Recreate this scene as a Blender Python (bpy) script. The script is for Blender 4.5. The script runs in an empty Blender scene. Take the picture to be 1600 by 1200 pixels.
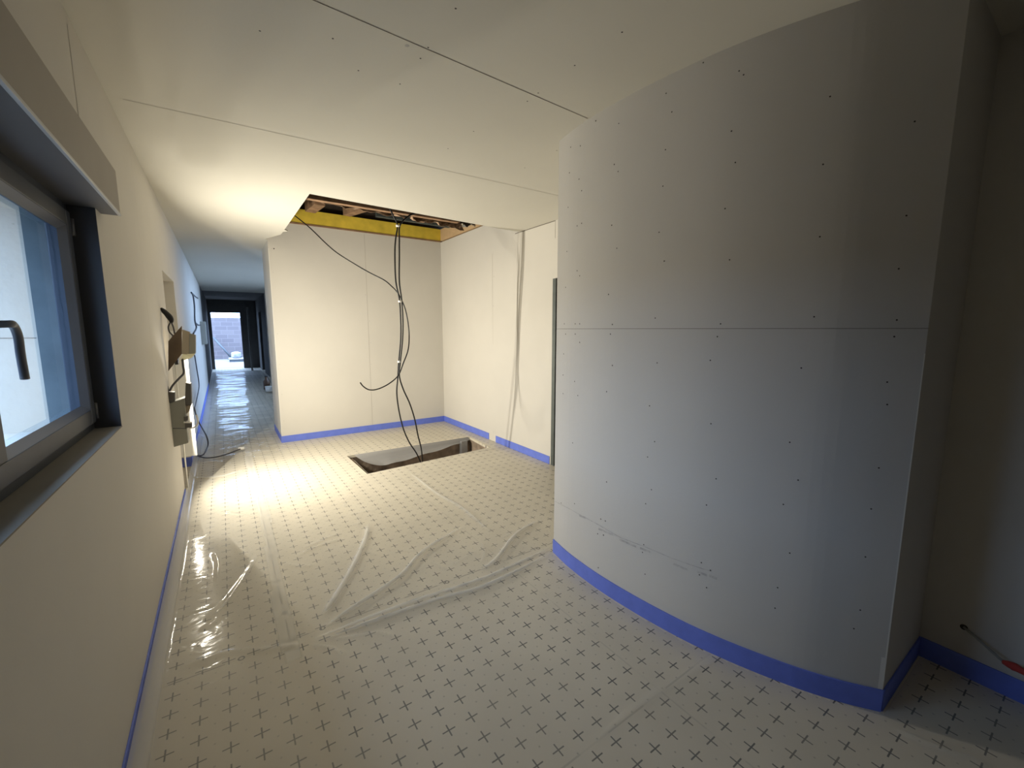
import bpy, bmesh, math, random
from mathutils import Vector, Matrix
import numpy as np
random.seed(4)
S = bpy.context.scene
COL = S.collection

# ------------------------------------------------------------------ camera
H = 1.43
F = 656.0
def _ray(px, py):
    v = Vector((px - 800.0, -(py - 600.0), -F)); v.normalize(); return v
_y = _ray(345, 515); _x = _ray(1761, 515); _x = (_x - _y * _x.dot(_y)).normalized(); _z = _x.cross(_y)
ROT = Matrix((_x, _y, _z))                      # world axes measured in the camera frame
cam = bpy.data.cameras.new('camera'); camo = bpy.data.objects.new('camera', cam); COL.objects.link(camo)
cam.sensor_width = 36.0; cam.lens = 36.0 * F / 1600.0; cam.clip_start = 0.02; cam.clip_end = 200
camo.matrix_world = Matrix.Translation((0, 0, H)) @ ROT.to_4x4()
S.camera = camo
def at(px, py, axis, val):
    """the point of the real plane x=val / y=val / z=val that a photo measurement lands on"""
    d = ROT @ Vector((px - 800.0, -(py - 600.0), -F)); o = Vector((0, 0, H)); i = 'xyz'.index(axis)
    return o + d * ((val - o[i]) / d[i])

# ------------------------------------------------------------------ light
S.view_settings.view_transform = 'Standard'; S.view_settings.look = 'None'
S.view_settings.gamma = 1.0; S.view_settings.use_curve_mapping = False
S.view_settings.exposure = 0.0
S.cycles.use_denoising = True
S.cycles.max_bounces = 10; S.cycles.diffuse_bounces = 6; S.cycles.transparent_max_bounces = 12
S.cycles.caustics_reflective = False; S.cycles.caustics_refractive = False
S.cycles.sample_clamp_indirect = 4.0
W = bpy.data.worlds.new('overcast_sky'); S.world = W; W.use_nodes = True
SKY = 11.0
W.node_tree.nodes['Background'].inputs[0].default_value = (0.43, 0.63, 1.0, 1)
W.node_tree.nodes['Background'].inputs[1].default_value = SKY
LAMP_W = 64.0
LAMP_COL = (1.0, 0.93, 0.78)
def portal(loc, rot, sx, sy):
    l = bpy.data.lights.new('daylight_portal', 'AREA'); l.shape = 'RECTANGLE'; l.size = sx; l.size_y = sy
    l.cycles.is_portal = True
    o = bpy.data.objects.new('daylight_portal', l); o.location = loc; o.rotation_euler = rot; COL.objects.link(o)
R90 = math.pi / 2
portal((-0.80, 1.60, 1.465), (0, -R90, 0), 0.84, 1.28)       # window: emits towards +x
portal((1.50, 9.9, 1.5), (0, R90, 0), 1.9, 4.6)             # unseen corridor opening for side daylight: emits towards -x
portal((0.18, 18.78, 1.02), (-R90, 0, 0), 0.88, 2.04)         # far doorway: emits towards -y

# ------------------------------------------------------------------ materials
def mat(name, col, rough=0.8, metal=0.0, noise=0.0, nscale=8.0, bump=0.0, bscale=60.0, col2=None, spec=0.3, coat=0.0):
    m = bpy.data.materials.new(name); m.use_nodes = True; nt = m.node_tree; b = nt.nodes['Principled BSDF']
    b.inputs['Base Color'].default_value = (*col, 1); b.inputs['Roughness'].default_value = rough
    b.inputs['Metallic'].default_value = metal; b.inputs['Specular IOR Level'].default_value = spec
    b.inputs['Coat Weight'].default_value = coat
    tc = nt.nodes.new('ShaderNodeTexCoord')
    if noise > 0:
        n = nt.nodes.new('ShaderNodeTexNoise'); n.inputs['Scale'].default_value = nscale; n.inputs['Detail'].default_value = 5
        nt.links.new(tc.outputs['Object'], n.inputs['Vector'])
        r = nt.nodes.new('ShaderNodeValToRGB'); r.color_ramp.elements[0].position = 0.3; r.color_ramp.elements[1].position = 0.7
        c2 = col2 or tuple(c * (1 - noise) for c in col)
        r.color_ramp.elements[0].color = (*c2, 1); r.color_ramp.elements[1].color = (*col, 1)
        nt.links.new(n.outputs['Fac'], r.inputs[0]); nt.links.new(r.outputs[0], b.inputs['Base Color'])
    if bump > 0:
        n = nt.nodes.new('ShaderNodeTexNoise'); n.inputs['Scale'].default_value = bscale; n.inputs['Detail'].default_value = 6
        nt.links.new(tc.outputs['Object'], n.inputs['Vector'])
        bp = nt.nodes.new('ShaderNodeBump'); bp.inputs['Strength'].default_value = bump; bp.inputs['Distance'].default_value = 0.01
        nt.links.new(n.outputs['Fac'], bp.inputs['Height']); nt.links.new(bp.outputs[0], b.inputs['Normal'])
    return m
M = {}
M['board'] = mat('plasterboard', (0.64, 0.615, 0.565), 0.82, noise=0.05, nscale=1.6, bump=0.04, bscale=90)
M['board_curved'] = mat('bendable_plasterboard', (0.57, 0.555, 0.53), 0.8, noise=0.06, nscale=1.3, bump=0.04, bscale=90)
M['ceil'] = mat('ceiling_board', (0.64, 0.62, 0.555), 0.82, noise=0.04, nscale=1.4, bump=0.03, bscale=80)
M['joint'] = mat('board_joint', (0.16, 0.14, 0.12), 0.9)
M['jointlight'] = mat('faint_joint', (0.42, 0.39, 0.35), 0.9)
M['screw'] = mat('screw_head', (0.045, 0.04, 0.038), 0.5)
M['smear'] = mat('pencil_smear', (0.36, 0.35, 0.35), 0.9, noise=0.3, nscale=40, col2=(0.55, 0.53, 0.5))
M['blue'] = mat('blue_edge_strip', (0.15, 0.215, 0.72), 0.55, noise=0.12, nscale=14, bump=0.15, bscale=30, spec=0.4)
M['white'] = mat('white_plastic', (0.82, 0.81, 0.78), 0.5)
M['paper'] = mat('torn_paper', (0.72, 0.70, 0.66), 0.85)
M['dframe'] = mat('window_frame_grey', (0.055, 0.065, 0.085), 0.42, noise=0.08, nscale=20)
M['lining'] = mat('reveal_lining_grey', (0.085, 0.085, 0.095), 0.6)
M['sill'] = mat('shaded_sill_board', (0.27, 0.25, 0.22), 0.85, noise=0.1)  # base colour darkened to carry the shade on the sill
M['shutter'] = mat('shutter_box_grey', (0.34, 0.31, 0.27), 0.6, noise=0.04)
M['shutterlip'] = mat('shutter_box_lip', (0.42, 0.43, 0.45), 0.4)
M['handle'] = mat('handle_grey', (0.16, 0.165, 0.18), 0.35, metal=0.4)
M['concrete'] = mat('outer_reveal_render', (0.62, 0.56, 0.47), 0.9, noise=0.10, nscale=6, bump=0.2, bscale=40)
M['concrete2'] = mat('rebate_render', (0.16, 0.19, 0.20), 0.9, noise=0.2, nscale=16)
M['yellow'] = mat('yellow_formwork_beam', (0.78, 0.58, 0.07), 0.6, noise=0.22, nscale=9, bump=0.05, bscale=20)
M['pine'] = mat('pale_timber', (0.60, 0.42, 0.24), 0.7, noise=0.15, nscale=7, bump=0.05, bscale=30)
M['brownwood'] = mat('rough_timber', (0.36, 0.22, 0.13), 0.85, noise=0.45, nscale=12, bump=0.3, bscale=30)
M['kraft'] = mat('torn_kraft_paper', (0.48, 0.33, 0.22), 0.8, noise=0.4, nscale=18, bump=0.4, bscale=25)
M['slateboard'] = mat('dark_membrane', (0.07, 0.085, 0.085), 0.6, noise=0.5, nscale=10)
M['foil'] = mat('foil_membrane', (0.45, 0.46, 0.44), 0.25, metal=0.8, bump=0.6, bscale=30)
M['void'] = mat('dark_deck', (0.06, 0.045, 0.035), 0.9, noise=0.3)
M['black'] = mat('black_cable_sheath', (0.018, 0.018, 0.018), 0.42)
M['blackp'] = mat('black_plastic', (0.02, 0.02, 0.022), 0.5)
M['greycable'] = mat('grey_cable_sheath', (0.09, 0.09, 0.10), 0.5)
M['metal'] = mat('galvanised_stud', (0.13, 0.145, 0.14), 0.5, metal=0.5, noise=0.2, nscale=12)
M['encl'] = mat('grey_enclosure', (0.30, 0.30, 0.27), 0.6, noise=0.06)
M['encl2'] = mat('dark_grey_plastic', (0.12, 0.115, 0.11), 0.6)
M['plate'] = mat('brown_fibreboard', (0.19, 0.14, 0.10), 0.8, noise=0.2, nscale=10)
M['tan'] = mat('tan_box_card', (0.34, 0.29, 0.22), 0.75)
M['cream'] = mat('lit_underside_cream', (0.78, 0.76, 0.55), 0.8)
M['earth'] = mat('rough_earth_concrete', (0.36, 0.28, 0.21), 0.95, noise=0.55, nscale=9, bump=0.9, bscale=14)
M['grey'] = mat('grey_lining', (0.33, 0.33, 0.33), 0.7, noise=0.2, nscale=12)
M['darkwall'] = mat('painted_shade_wall', (0.13, 0.125, 0.12), 0.9, noise=0.15)  # shade of the unlit spaces put into the wall colour
M['red'] = mat('red_sleeve', (0.42, 0.05, 0.04), 0.5)
M['brownglass'] = mat('brown_bottle', (0.12, 0.07, 0.045), 0.3)
M['cloth'] = mat('sack_cloth', (0.40, 0.40, 0.42), 0.9, noise=0.3, nscale=9, bump=0.4, bscale=20)
M['darkcloth'] = mat('dark_sack', (0.10, 0.10, 0.12), 0.9, noise=0.3, nscale=9, bump=0.4, bscale=20)
M['soil'] = mat('bare_soil', (0.22, 0.19, 0.15), 0.95, noise=0.3)
M['slab'] = mat('light_concrete_slab', (0.30, 0.28, 0.26), 0.9, noise=0.1, nscale=3)
M['palletwood'] = mat('pale_pallet_wood', (0.6, 0.6, 0.6), 0.8, noise=0.1)
M['steel'] = mat('steel_prop', (0.12, 0.13, 0.14), 0.5, metal=0.4)
M['lens'] = mat('lamp_lens', (0.9, 0.9, 0.85), 0.3)

def block_mat():
    m = mat('concrete_block_wall', (0.3, 0.29, 0.31), 0.95, bump=0.3, bscale=20); nt = m.node_tree; b = nt.nodes['Principled BSDF']
    tc = nt.nodes.new('ShaderNodeTexCoord'); mp = nt.nodes.new('ShaderNodeMapping'); mp.inputs['Rotation'].default_value = (R90, 0, 0)
    br = nt.nodes.new('ShaderNodeTexBrick'); br.inputs['Scale'].default_value = 1.0
    br.inputs['Color1'].default_value = (0.170, 0.145, 0.145, 1); br.inputs['Color2'].default_value = (0.138, 0.118, 0.122, 1); br.inputs['Mortar'].default_value = (0.19, 0.165, 0.165, 1)
    br.inputs['Mortar Size'].default_value = 0.012; br.inputs['Brick Width'].default_value = 0.5; br.inputs['Row Height'].default_value = 0.2
    nt.links.new(tc.outputs['Object'], mp.inputs[0]); nt.links.new(mp.outputs[0], br.inputs[0]); nt.links.new(br.outputs[0], b.inputs['Base Color'])
    return m
M['block'] = block_mat()

def floor_mat(name='floor_insulation_print', base=(0.66, 0.605, 0.49), faint=1.0):
    m = bpy.data.materials.new(name); m.use_nodes = True; nt = m.node_tree; b = nt.nodes['Principled BSDF']; L = nt.links.new
    b.inputs['Roughness'].default_value = 0.6; b.inputs['Specular IOR Level'].default_value = 0.25
    tc = nt.nodes.new('ShaderNodeTexCoord'); sp = nt.nodes.new('ShaderNodeSeparateXYZ'); L(tc.outputs['Object'], sp.inputs[0])
    def mth(op, a, c=None, d=None):
        n = nt.nodes.new('ShaderNodeMath'); n.operation = op
        for i, v in enumerate((a, c, d)):
            if v is None: continue
            if isinstance(v, (int, float)): n.inputs[i].default_value = v
            else: L(v, n.inputs[i])
        return n.outputs[0]
    P = 0.0925
    def cell(c, off): return mth('SUBTRACT', mth('FRACT', mth('DIVIDE', mth('ADD', c, off), P)), 0.5)
    X, Y = sp.outputs[0], sp.outputs[1]
    u = mth('ABSOLUTE', cell(X, 10 * P + 0.5 * P - (0.849 % P))); v = mth('ABSOLUTE', cell(Y, 40 * P + 0.5 * P - (1.231 % P)))
    arm, wd = 0.27, 0.028
    c1 = mth('MULTIPLY', mth('LESS_THAN', u, arm), mth('LESS_THAN', v, wd))
    c2 = mth('MULTIPLY', mth('LESS_THAN', v, arm), mth('LESS_THAN', u, wd))
    cross = mth('MAXIMUM', c1, c2)
    u2 = mth('SUBTRACT', 0.5, u); v2 = mth('SUBTRACT', 0.5, v)
    dot = mth('LESS_THAN', mth('ADD', mth('MULTIPLY', u2, u2), mth('MULTIPLY', v2, v2)), 0.0016)
    n1 = nt.nodes.new('ShaderNodeTexNoise'); n1.inputs['Scale'].default_value = 3.0; L(tc.outputs['Object'], n1.inputs['Vector'])
    fade = mth('ADD', 0.45, mth('MULTIPLY', n1.outputs['Fac'], 0.9))
    k = mth('MAXIMUM', mth('MULTIPLY', cross, 0.88), mth('MULTIPLY', dot, 0.35))
    # panel joints with printed rings
    def seam_at(c, pos, w): return mth('LESS_THAN', mth('ABSOLUTE', mth('SUBTRACT', c, pos)), w)
    sm = None
    far = mth('GREATER_THAN', Y, 1.98)
    for c, o, q, msk, rg, st in ((X, Y, 0.16, far, 0.7, 0.5), (Y, X, 2.05, None, 0.8, 0.5), (Y, X, 0.90, None, 0.0, 0.22), (X, Y, 1.34, None, 0.0, 0.15)):
        t_ = mth('FRACT', mth('DIVIDE', mth('ADD', o, 5.04), 0.33))
        dash = mth('GREATER_THAN', t_, 0.42)
        s_ = mth('MULTIPLY', seam_at(c, q, 0.0035), mth('ADD', mth('MULTIPLY', dash, st * 0.7), st * 0.3))
        fo = mth('MULTIPLY', mth('SUBTRACT', t_, 0.18), 0.33)
        dc = mth('SUBTRACT', c, q)
        rr = mth('SQRT', mth('ADD', mth('MULTIPLY', fo, fo), mth('MULTIPLY', dc, dc)))
        s_ = mth('MAXIMUM', s_, mth('MULTIPLY', mth('LESS_THAN', mth('ABSOLUTE', mth('SUBTRACT', rr, 0.011)), 0.003), rg))
        if msk is not None: s_ = mth('MULTIPLY', s_, msk)
        sm = s_ if sm is None else mth('MAXIMUM', sm, s_)
    k = mth('MULTIPLY', mth('MAXIMUM', mth('MULTIPLY', k, fade), sm), faint)
    mx = nt.nodes.new('ShaderNodeMix'); mx.data_type = 'RGBA'; L(k, mx.inputs[0])
    r = nt.nodes.new('ShaderNodeValToRGB'); r.color_ramp.elements[0].position = .35; r.color_ramp.elements[1].position = .65
    r.color_ramp.elements[0].color = (*[c * 0.93 for c in base], 1); r.color_ramp.elements[1].color = (*base, 1); L(n1.outputs['Fac'], r.inputs[0])
    L(r.outputs[0], mx.inputs[6]); mx.inputs[7].default_value = (0.045, 0.045, 0.05, 1); L(mx.outputs[2], b.inputs['Base Color'])
    return m
M['floor'] = floor_mat()

def film_mat(name, haze=0.10, dull=0.6, bump=0.22, tint=(0.80, 0.80, 0.78)):
    m = bpy.data.materials.new(name); m.use_nodes = True; nt = m.node_tree; L = nt.links.new
    for n in list(nt.nodes): nt.nodes.remove(n)
    out = nt.nodes.new('ShaderNodeOutputMaterial'); tr = nt.nodes.new('ShaderNodeBsdfTransparent'); tr.inputs[0].default_value = (0.97, 0.97, 0.97, 1)
    df = nt.nodes.new('ShaderNodeBsdfDiffuse'); df.inputs[0].default_value = (*tint, 1)
    gl = nt.nodes.new('ShaderNodeBsdfGlossy'); gl.inputs['Roughness'].default_value = 0.11; gl.inputs[0].default_value = (0.9, 0.9, 0.9, 1)
    tc = nt.nodes.new('ShaderNodeTexCoord')
    mp = nt.nodes.new('ShaderNodeMapping'); mp.inputs['Scale'].default_value = (1.0, 1.6, 1); L(tc.outputs['Object'], mp.inputs[0])
    n1 = nt.nodes.new('ShaderNodeTexNoise'); n1.inputs['Scale'].default_value = 7; n1.inputs['Detail'].default_value = 2.5; n1.inputs['Distortion'].default_value = 1.0; L(mp.outputs[0], n1.inputs['Vector'])
    bp = nt.nodes.new('ShaderNodeBump'); bp.inputs['Strength'].default_value = bump; bp.inputs['Distance'].default_value = 0.012; L(n1.outputs['Fac'], bp.inputs['Height'])
    L(bp.outputs[0], gl.inputs['Normal'])
    at_ = nt.nodes.new('ShaderNodeAttribute'); at_.attribute_name = 'fold'
    h = nt.nodes.new('ShaderNodeMath'); h.operation = 'MULTIPLY_ADD'; L(at_.outputs['Fac'], h.inputs[0]); h.inputs[1].default_value = dull; h.inputs[2].default_value = haze; h.use_clamp = True
    m1 = nt.nodes.new('ShaderNodeMixShader'); L(h.outputs[0], m1.inputs[0]); L(tr.outputs[0], m1.inputs[1]); L(df.outputs[0], m1.inputs[2])
    fr = nt.nodes.new('ShaderNodeFresnel'); fr.inputs[0].default_value = 1.25; L(bp.outputs[0], fr.inputs['Normal'])
    fm = nt.nodes.new('ShaderNodeMath'); fm.operation = 'MULTIPLY'; fm.use_clamp = True; geo = nt.nodes.new('ShaderNodeNewGeometry'); iv = nt.nodes.new('ShaderNodeMath'); iv.operation = 'SUBTRACT'; iv.inputs[0].default_value = 1.0; L(geo.outputs['Backfacing'], iv.inputs[1])
    iv2 = nt.nodes.new('ShaderNodeMath'); iv2.operation = 'MULTIPLY'; L(iv.outputs[0], iv2.inputs[0]); iv2.inputs[1].default_value = 0.5
    L(fr.outputs[0], fm.inputs[0]); L(iv2.outputs[0], fm.inputs[1])
    m2 = nt.nodes.new('ShaderNodeMixShader'); L(fm.outputs[0], m2.inputs[0]); L(m1.outputs[0], m2.inputs[1]); L(gl.outputs[0], m2.inputs[2]); L(m2.outputs[0], out.inputs[0])
    return m
M['film'] = film_mat('clear_plastic_film')
M['film2'] = film_mat('rippled_plastic_film', haze=0.12, bump=0.1)
M['flap'] = film_mat('hanging_film', haze=0.62, dull=0.0, bump=0.12, tint=(0.40, 0.40, 0.40))

def glass_mat():
    m = bpy.data.materials.new('window_glass'); m.use_nodes = True; nt = m.node_tree; L = nt.links.new
    for n in list(nt.nodes): nt.nodes.remove(n)
    out = nt.nodes.new('ShaderNodeOutputMaterial'); tr = nt.nodes.new('ShaderNodeBsdfTransparent'); tr.inputs[0].default_value = (0.88, 0.92, 0.93, 1)
    gl = nt.nodes.new('ShaderNodeBsdfGlossy'); gl.inputs['Roughness'].default_value = 0.02
    fr = nt.nodes.new('ShaderNodeFresnel'); fr.inputs[0].default_value = 1.3
    geo = nt.nodes.new('ShaderNodeNewGeometry'); iv = nt.nodes.new('ShaderNodeMath'); iv.operation = 'SUBTRACT'; iv.inputs[0].default_value = 1.0; L(geo.outputs['Backfacing'], iv.inputs[1])
    fm = nt.nodes.new('ShaderNodeMath'); fm.operation = 'MULTIPLY'; L(fr.outputs[0], fm.inputs[0]); L(iv.outputs[0], fm.inputs[1])
    ms = nt.nodes.new('ShaderNodeMixShader'); L(fm.outputs[0], ms.inputs[0]); L(tr.outputs[0], ms.inputs[1]); L(gl.outputs[0], ms.inputs[2]); L(ms.outputs[0], out.inputs[0])
    return m
M['glass'] = glass_mat()

# ------------------------------------------------------------------ mesh helpers
class MB:
    def __init__(s): s.v = []; s.f = []; s.mi = []; s.mats = []; s.smooth = []
    def m(s, mt):
        if mt not in s.mats: s.mats.append(mt)
        return s.mats.index(mt)
    def poly(s, pts, mt, sm=False):
        n = len(s.v); s.v += [tuple(p) for p in pts]; s.f.append(tuple(range(n, n + len(pts)))); s.mi.append(s.m(mt)); s.smooth.append(sm)
    def box(s, x0, x1, y0, y1, z0, z1, mt):
        s.prism([(x0, y0), (x1, y0), (x1, y1), (x0, y1)], z0, z1, mt)
    def prism(s, pts, z0, z1, mt, side=None):
        n = len(pts); k = len(s.v)
        s.v += [(p[0], p[1], z0) for p in pts] + [(p[0], p[1], z1) for p in pts]
        s.f.append(tuple(k + i for i in reversed(range(n)))); s.f.append(tuple(k + n + i for i in range(n)))
        s.mi += [s.m(mt)] * 2; s.smooth += [False] * 2
        for i in range(n):
            j = (i + 1) % n; s.f.append((k + i, k + j, k + n + j, k + n + i)); s.mi.append(s.m(side or mt)); s.smooth.append(False)
    def hexa(s, a, b, mt):
        """a: 4 points of one face, b: the 4 matching points of the opposite face"""
        k = len(s.v); s.v += [tuple(p) for p in a] + [tuple(p) for p in b]; i = s.m(mt)
        for f in ((3, 2, 1, 0), (4, 5, 6, 7), (0, 1, 5, 4), (1, 2, 6, 5), (2, 3, 7, 6), (3, 0, 4, 7)):
            s.f.append(tuple(k + q for q in f)); s.mi.append(i); s.smooth.append(False)
    def disc(s, c, n, r, mt, k=8):
        n = Vector(n).normalized(); a = n.orthogonal().normalized(); b = n.cross(a); c = Vector(c)
        s.poly([c + (a * math.cos(t) + b * math.sin(t)) * r for t in [2 * math.pi * i / k for i in range(k)]], mt)
    def strip(s, pts, n, w, mt, off=0.0008):
        """a thin line lying on a surface of normal n (one normal, or one per point)"""
        pts = [Vector(p) for p in pts]; ns = [Vector(q).normalized() for q in (n if isinstance(n, list) else [n] * len(pts))]
        L = []
        for i, p in enumerate(pts):
            d = (pts[min(i + 1, len(pts) - 1)] - pts[max(i - 1, 0)]).normalized(); sd = d.cross(ns[i]) * (w / 2); L.append((p + sd + ns[i] * off, p - sd + ns[i] * off))
        for i in range(len(L) - 1): s.poly([L[i][0], L[i][1], L[i + 1][1], L[i + 1][0]], mt)
    def tube(s, pts, r, mt, k=8, cap=True):
        pts = [Vector(p) for p in pts]; n = len(pts); rs = r if isinstance(r, (list, tuple)) else [r] * n; base = len(s.v); up = None
        for i, p in enumerate(pts):
            d = (pts[min(i + 1, n - 1)] - pts[max(i - 1, 0)]).normalized()
            up = d.orthogonal().normalized() if up is None else (up - d * up.dot(d)).normalized()
            q = d.cross(up)
            for j in range(k):
                t = 2 * math.pi * j / k; s.v.append(tuple(p + (up * math.cos(t) + q * math.sin(t)) * rs[i]))
        mi = s.m(mt)
        for i in range(n - 1):
            for j in range(k):
                a = base + i * k + j; b = base + i * k + (j + 1) % k
                s.f.append((a, b, b + k, a + k)); s.mi.append(mi); s.smooth.append(True)
        if cap:
            s.f.append(tuple(base + j for j in reversed(range(k)))); s.f.append(tuple(base + (n - 1) * k + j for j in range(k))); s.mi += [mi] * 2; s.smooth += [False] * 2
    def build(s, name, parent=None, bevel=0.0, kind=None):
        me = bpy.data.meshes.new(name); me.from_pydata(s.v, [], s.f)
        for mt in s.mats: me.materials.append(M[mt])
        me.polygons.foreach_set('material_index', s.mi); me.polygons.foreach_set('use_smooth', s.smooth)
        bm = bmesh.new(); bm.from_mesh(me)
        if not getattr(s, 'keep', False): bmesh.ops.recalc_face_normals(bm, faces=bm.faces)
        bm.to_mesh(me); bm.free(); me.update()
        o = bpy.data.objects.new(name, me); COL.objects.link(o)
        if parent: o.parent = parent; o.matrix_parent_inverse = parent.matrix_basis.inverted()
        if bevel:
            b = o.modifiers.new('bevel', 'BEVEL'); b.width = bevel; b.segments = 2; b.limit_method = 'ANGLE'
        if kind: o['kind'] = kind
        return o
def struct(mb, name, **k): return mb.build(name, kind='structure', **k)
def tag(o, label, cat, group=None):
    o['label'] = label; o['category'] = cat
    if group: o['group'] = group
    return o
def thing(name, label, cat, loc=(0, 0, 0), group=None):
    o = bpy.data.objects.new(name, None); o.location = loc; o.empty_display_size = 0.05; COL.objects.link(o); return tag(o, label, cat, group)
def spline(pts, n=6):
    P = [Vector(p) for p in pts]; P = [P[0] * 2 - P[1]] + P + [P[-1] * 2 - P[-2]]; out = []
    for i in range(1, len(P) - 2):
        for j in range(n):
            t = j / n; a, b, c, d = P[i - 1:i + 3]
            out.append(0.5 * ((2 * b) + (c - a) * t + (2 * a - 5 * b + 4 * c - d) * t * t + (3 * b - a - 3 * c + d) * t ** 3))
    out.append(P[-2]); return out

XL = -0.355          # plane of the left wall
ZC = 2.50            # ceiling height
YB = 5.95            # back wall of the alcove
XR = 2.80            # right wall of the alcove
XE = 2.445           # right wall beside the camera
# ------------------------------------------------------------------ floor (with the shaft opening)
PIT = [(1.10, 4.15), (2.60, 4.27), (2.65, 4.86), (1.08, 4.90)]
fl = MB()
T = 0.03
fl.prism([(-1.4, -2.2), (5.2, -2.2), (5.2, 4.48), (2.60, 4.27), (1.10, 4.15), (-1.4, 3.95)], -T, 0, 'floor')
fl.prism([(-1.4, 3.95), (1.10, 4.15), (1.08, 4.90), (-1.4, 4.90)], -T, 0, 'floor')
fl.prism([(2.60, 4.27), (5.2, 4.48), (5.2, 4.86), (2.65, 4.86)], -T, 0, 'floor')
fl.prism([(-1.4, 4.90), (1.08, 4.90), (2.65, 4.86), (5.2, 4.86), (5.2, 18.75), (-1.4, 18.75)], -T, 0, 'floor')
struct(fl, 'floor')
# shaft below the floor
pt = MB(); D = -0.42
for i in range(4):
    a, b = PIT[i], PIT[(i + 1) % 4]
    pt.keep = True
    cx, cy = 1.86, 4.55
    n = 10
    for j in range(n):
        for k in range(4):
            def P(u, w):
                x = a[0] + (b[0] - a[0]) * u; y = a[1] + (b[1] - a[1]) * u; z = -T + (D + T) * w
                g = 0.0 if w == 0 else (random.Random(hash((round(x, 3), round(y, 3), round(z, 3)))).random()) * 0.03
                return (x + (x - cx) * g * 0.6, y + (y - cy) * g, z)
            pt.poly([P(j / n, k / 4), P((j + 1) / n, k / 4), P((j + 1) / n, (k + 1) / 4), P(j / n, (k + 1) / 4)], 'earth')
pt.poly([(0.9, 4.0, D), (2.8, 4.1, D), (2.8, 5.1, D), (0.9, 5.1, D)], 'earth')
pt.box(1.10, 1.135, 4.16, 4.88, -0.30, -0.035, 'plate'); pt.box(1.135, 1.155, 4.17, 4.86, -0.075, -0.055, 'white')
pt.box(2.50, 2.585, 4.80, 4.86, -0.40, -0.03, 'grey')
struct(pt, 'trim_1')

# ------------------------------------------------------------------ left wall with window opening and doorway recess
WY0, WY1, WZ0, WZ1 = 0.95, 2.24, 1.045, 1.885
NY0, NY1, NZ = 4.45, 5.45, 1.905
wl = MB(); xo = -0.80
def wb(y0, y1, z0, z1): wl.box(xo, XL, y0, y1, z0, z1, 'board')
wb(-2.2, WY0, 0, 3.3); wb(WY0, WY1, 0, WZ0); wb(WY0, WY1, WZ1, 3.3); wb(WY1, NY0, 0, 3.3); wb(NY0, NY1, NZ, 3.3); wb(NY1, 13.0, 0, 3.3)
wl.box(-1.0, -0.8, NY0 - .1, NY1 + .1, 0, 2.2, 'board')
wl.box(-.7995, -.8, NY0, NY1, 0, 2.0, 'board')
# board joints on the near stretch
wl.strip([(XL, 2.15, 2.06), (XL, 2.15, 2.46)], (1, 0, 0), 0.004, 'joint')
wl.strip([(XL, 3.35, 0.1), (XL, 3.35, 2.45)], (1, 0, 0), 0.002, 'jointlight')
struct(wl, 'wall_left')
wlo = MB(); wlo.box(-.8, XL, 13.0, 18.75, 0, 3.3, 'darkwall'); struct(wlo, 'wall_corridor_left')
# outer reveal of the window: light render with a darker rebate next to the frame
ow = MB()
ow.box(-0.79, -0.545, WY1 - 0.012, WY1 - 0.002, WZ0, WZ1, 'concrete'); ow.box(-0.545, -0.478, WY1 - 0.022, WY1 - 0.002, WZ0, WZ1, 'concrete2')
ow.box(-0.82, -0.478, WY0 - 0.02, WY1, WZ0 + 0.001, WZ0 + 0.016, 'concrete')
ow.strip([(-0.785, WY1 - 0.012, 1.40), (-0.55, WY1 - 0.012, 1.40)], (0, -1, 0), 0.003, 'joint')
struct(ow, 'trim_2')

# ------------------------------------------------------------------ window
wn = bpy.data.objects.new('window_1', None); COL.objects.link(wn); wn['kind'] = 'structure'
fx0, fx1 = -0.478, -0.432
def rect_ring(x0, x1, y0, y1, z0, z1, w, mt, mb=None):
    mb = mb or MB()
    mb.box(x0, x1, y0, y0 + w, z0, z1, mt); mb.box(x0, x1, y1 - w, y1, z0, z1, mt)
    mb.box(x0, x1, y0 + w, y1 - w, z0, z0 + w, mt); mb.box(x0, x1, y0 + w, y1 - w, z1 - w, z1, mt); return mb
rect_ring(fx0, fx1, WY0, WY1, WZ0, WZ1, 0.045, 'dframe').build('window_frame', wn, bevel=0.002)
rect_ring(fx0 + 0.004, fx1 + 0.014, WY0 + 0.035, WY1 - 0.035, WZ0 + 0.035, WZ1 - 0.035, 0.055, 'dframe').build('window_sash', wn, bevel=0.004)
gb = MB(); q = 0.09; w = 0.018
sx = fx1 + 0.012
for a, b in (((WY0 + q, WZ0 + q), (WY0 + q + w, WZ0 + q + w)),): pass
y0, y1, z0, z1 = WY0 + q, WY1 - q, WZ0 + q, WZ1 - q
o4 = [(sx, y0, z0), (sx, y1, z0), (sx, y1, z1), (sx, y0, z1)]; i4 = [(sx - 0.022, y0 + w, z0 + w), (sx - 0.022, y1 - w, z0 + w), (sx - 0.022, y1 - w, z1 - w), (sx - 0.022, y0 + w, z1 - w)]
for i in range(4): gb.poly([o4[i], o4[(i + 1) % 4], i4[(i + 1) % 4], i4[i]], 'handle')
gb.build('glazing_bead', wn)
gp = MB(); gp.box(-0.462, -0.456, y0, y1, z0, z1, 'glass'); gp.build('pane', wn)
for yy, zz in ((WY1 - 0.022, 1.12), (WY1 - 0.022, 1.80)):
    hb = MB(); hb.tube([(fx1 + 0.012, yy, zz - 0.03), (fx1 + 0.012, yy, zz + 0.03)], 0.008, 'handle', 10); hb.build('hinge', wn)
hd = MB()
hd.box(fx1 + 0.012, fx1 + 0.022, 1.00, 1.03, 1.38, 1.46, 'handle')
hdl = MB()
hx = fx1 + 0.05
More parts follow.
